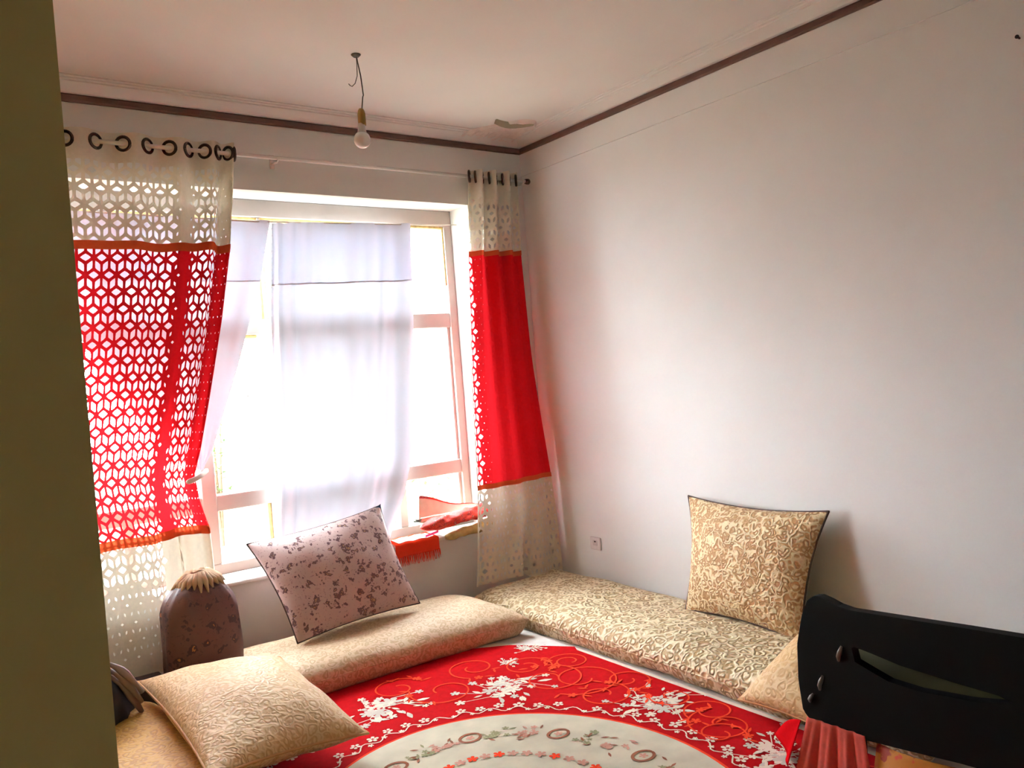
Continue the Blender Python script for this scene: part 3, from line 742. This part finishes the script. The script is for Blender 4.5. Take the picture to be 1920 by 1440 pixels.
# ------------------------------------------------------------------ black carrier at the right front
ca = thing('baby_carrier', (-.72, -3.0, 0), 'black vinyl carrier with a long dark side opening at the lower right', 'carrier')
outl = [(-2.53, .598), (-2.565, .592), (-2.60, .578), (-2.65, .571), (-2.80, .578), (-3.0, .588), (-3.3, .60), (-3.8, .60), (-3.8, .40), (-3.8, .21), (-3.3, .21), (-2.96, .195), (-2.80, .180), (-2.66, .168), (-2.58, .174), (-2.48, .176), (-2.455, .20), (-2.445, .30), (-2.45, .42), (-2.475, .52), (-2.50, .575)]
def resamp(poly, c, n):
    out = []
    for k in range(n):
        a = 2 * pi * k / n; d = (cos(a), sin(a)); best = None
        for i in range(len(poly)):
            p, q = poly[i], poly[(i + 1) % len(poly)]; ex, ey = q[0] - p[0], q[1] - p[1]; det = d[0] * -ey + ex * d[1]
            if abs(det) < 1e-12: continue
            px, py = p[0] - c[0], p[1] - c[1]; tt = (px * -ey + ex * py) / det; s2 = (d[0] * py - d[1] * px) / det
            if tt > 0 and -1e-6 <= s2 <= 1 + 1e-6 and (best is None or tt > best): best = tt
        out.append((c[0] + d[0] * best, c[1] + d[1] * best))
    return out
hole = [(-2.645, .458), (-2.70, .452), (-2.80, .435), (-2.95, .425), (-3.12, .418), (-3.10, .405), (-3.0, .385), (-2.85, .372), (-2.76, .376), (-2.70, .395), (-2.655, .41)]
cc = (-2.82, .41)
NA = 160; ro = resamp(outl, cc, NA); rh = resamp(hole, cc, NA)
def side_panel(name, x0, x1, mat):
    V = [(x0, y, z) for y, z in ro] + [(x0, y, z) for y, z in rh] + [(x1, y, z) for y, z in ro] + [(x1, y, z) for y, z in rh]
    F = []
    for k in range(NA):
        j = (k + 1) % NA
        F += [(k, j, NA + j, NA + k), (2 * NA + j, 2 * NA + k, 3 * NA + k, 3 * NA + j), (k, 2 * NA + k, 2 * NA + j, j), (NA + k, NA + j, 3 * NA + j, 3 * NA + k)]
    return obj(name, V, F, mat, ca)
side_panel('side_panel', -.92, -.885, 'black'); V = []
prof_t = [i for i in range(len(outl)) if i in (20, 0, 1, 2, 3, 4, 5, 6, 7)]
top = [outl[20]] + outl[0:8]
for y, z in top:
    for q in range(7): V.append((-.905 + .40 * q / 6, y, z - .006 - .26 * (q / 6) ** 1.15))
o = obj('cover', V, [(7 * i + q, 7 * i + q + 1, 7 * i + q + 8, 7 * i + q + 7) for i in range(len(top) - 1) for q in range(6)], 'blackcloth', ca, True)
sd = o.modifiers.new('solid', 'SOLIDIFY'); sd.thickness = .008; sd.offset = 1
MB().box(-.535, -.50, -3.8, -2.46, .19, .335).build('side_panel', 'black', ca)
# wrap-round rim and end between the two sides
def shell(name, idx, x0, x1, th, mat):
    V = []; 
    for (y, z) in idx: V += [(x0, y, z), (x1, y, z)]
    o = obj(name, V, [(2 * i, 2 * i + 1, 2 * i + 3, 2 * i + 2) for i in range(len(idx) - 1)], mat, ca)
    sd = o.modifiers.new('solid', 'SOLIDIFY'); sd.thickness = th; sd.offset = 0; return o
endp = [outl[18], outl[17], outl[16], outl[15]]
shell('end_panel', [(y - .004, z) for y, z in endp], -.885, -.535, .02, 'black')
shell('base', [(y, z + .012) for y, z in (outl[15], outl[14], outl[13], outl[12], outl[11], outl[10], outl[9])], -.885, -.535, .02, 'blackcloth')
pad('bedding', (-.87, -3.7, .36), (-.60, -3.7, .27), (-.60, -2.52, .27), (-.87, -2.52, .36), .13, 'olive', ca, 12, 24, edge=.08, pinch=0)
for y, z, h in [(-2.606, .425, .05), (-2.531, .312, .05), (-2.491, .252, .03)]:  # small steel slivers added to stand for glints on the shell
    MB().tube([(-.921, y - .008, z + h / 2), (-.926, y - .003, z + h / 6), (-.926, y + .003, z - h / 6), (-.921, y + .006, z - h / 2)], [.004, .0075, .0075, .004], 8).build('glint_sliver', 'steel', ca, True)
for y in (-2.62, -3.5):
    for x in (-.85, -.57): MB().tube([(x, y, .19), (x, y, .0125)], .012, 10).build('leg', 'black', ca, True)
t = thing('throw_cloth', (-.93, -2.55, 0), 'salmon pink pleated cloth hanging below the black carrier', 'cloth')
def pk2(u, v):
    y = -2.475 - .20 * u; y += -.03 * v * (1 - u) * 0
    sp_ = 1 + .35 * v
    return (-.925 - (.009 * sin(2 * pi * 3.2 * u + 2 * u * u) + .005 * sin(2 * pi * 7.3 * u + v)) * (.3 + v) - .03 * v, -2.565 + (y + 2.565) * sp_, .185 - .175 * v)
o = sheet('pleats', pk2, 60, 14, 'pinkskirt', t); sd = o.modifiers.new('solid', 'SOLIDIFY'); sd.thickness = .003
t = thing('throw_cloth', (-.86, -2.40, 0), 'bright red satin corner of cloth lying on the rug beside the salmon cloth', 'cloth')
T_, L_, B_ = Vector((-.93, -2.452, .168)), Vector((-.815, -2.265, .020)), Vector((-.985, -2.435, .018))
def sf(u, v):
    p = T_.lerp(L_.lerp(B_, u), v); return p + Vector((-.010 * sin(5 * u + 2) * v, .006 * sin(9 * u) * v, .022 * sin(pi * v) * (1 - u) + .006 * v * (1 + sin(8 * u))))
o = sheet('satin_fold', sf, 20, 14, 'redskirt', t); sd = o.modifiers.new('solid', 'SOLIDIFY'); sd.thickness = .003
t = thing('throw_cloth', (-.93, -2.9, 0), 'orange and yellow printed cloth under the black carrier', 'cloth')
o = sheet('print_fold', lambda u, v: (-.90 - .015 * sin(14 * u) - .05 * v, -2.70 - .9 * u, .164 - .150 * v), 40, 12, 'orange', t); sd = o.modifiers.new('solid', 'SOLIDIFY'); sd.thickness = .003

# ------------------------------------------------------------------ hanging bulb, socket, nails
lb = thing('light_bulb', (-1.54, -.85, H), 'bare white bulb hanging from the ceiling on a kinked wire', 'light bulb')
bx_, by_ = -1.541, -.85
MB().tube([(-1.539, by_, H + .002), (-1.535, by_, 2.80), (-1.525, by_, 2.74), (-1.519, by_, 2.655), (-1.523, by_, 2.645), (-1.532, by_, 2.59)], .0028, 8).build('wire', 'wire', lb, True)
MB().tube([(-1.541, by_ - .003, H + .002), (-1.540, by_ - .003, 2.79), (-1.543, by_ - .003, 2.735), (-1.556, by_ - .003, 2.70), (-1.572, by_ - .003, 2.684), (-1.582, by_ - .003, 2.688), (-1.588, by_ - .003, 2.694)], .0018, 6).build('loose_wire', 'wire', lb, True)
MB().lathe([(0, .004), (.020, .003), (.022, -.002), (.012, -.012), (0, -.013)], (-1.54, by_, H), 16).build('ceiling_hole_cap', 'wire', lb, True)
MB().lathe([(0, .075), (.009, .073), (.014, .064), (.0175, .05), (.0175, 0), (0, 0)], (-1.536, by_, 2.52), 20).build('lamp_holder', 'brass', lb, True)
MB().lathe([(.015, .045), (.0165, .04), (.0175, .02), (.021, 0), (.0, 0)], (-1.540, by_, 2.482), 20).build('collar', 'collar', lb, True)
MB().lathe([(.019, .052)] + [(.037 * sin(a), .037 * cos(a) + .024) for a in [pi * (.2 + .8 * k / 14) for k in range(15)]], (-1.542, by_, 2.432), 26).build('globe', 'bulb', lb, True)
so = thing('wall_socket', (0, -.45, .328), 'small white wall socket low on the right wall near the corner', 'socket')
p_ = MB().box(-.012, 0, -.495, -.405, .290, .368).build('plate', 'socket', so); md = p_.modifiers.new('bevel', 'BEVEL'); md.width = .006; md.segments = 2
sf_ = MB().box(-.0135, -.011, -.470, -.432, .318, .350).build('socket_face', 'collar', so)
MB().box(-.0145, -.013, -.458, -.446, .338, .346).build('pin_hole', 'hole', sf_)
n_ = MB().tube([(0, -2.881, 2.424), (-.02, -2.881, 2.426)], .0035, 8).tube([(-.02, -2.881, 2.426), (-.023, -2.881, 2.426)], .007, 8).build('nail', 'hole')
tag(n_, 'small dark nail high on the right wall near the picture edge', 'nail')
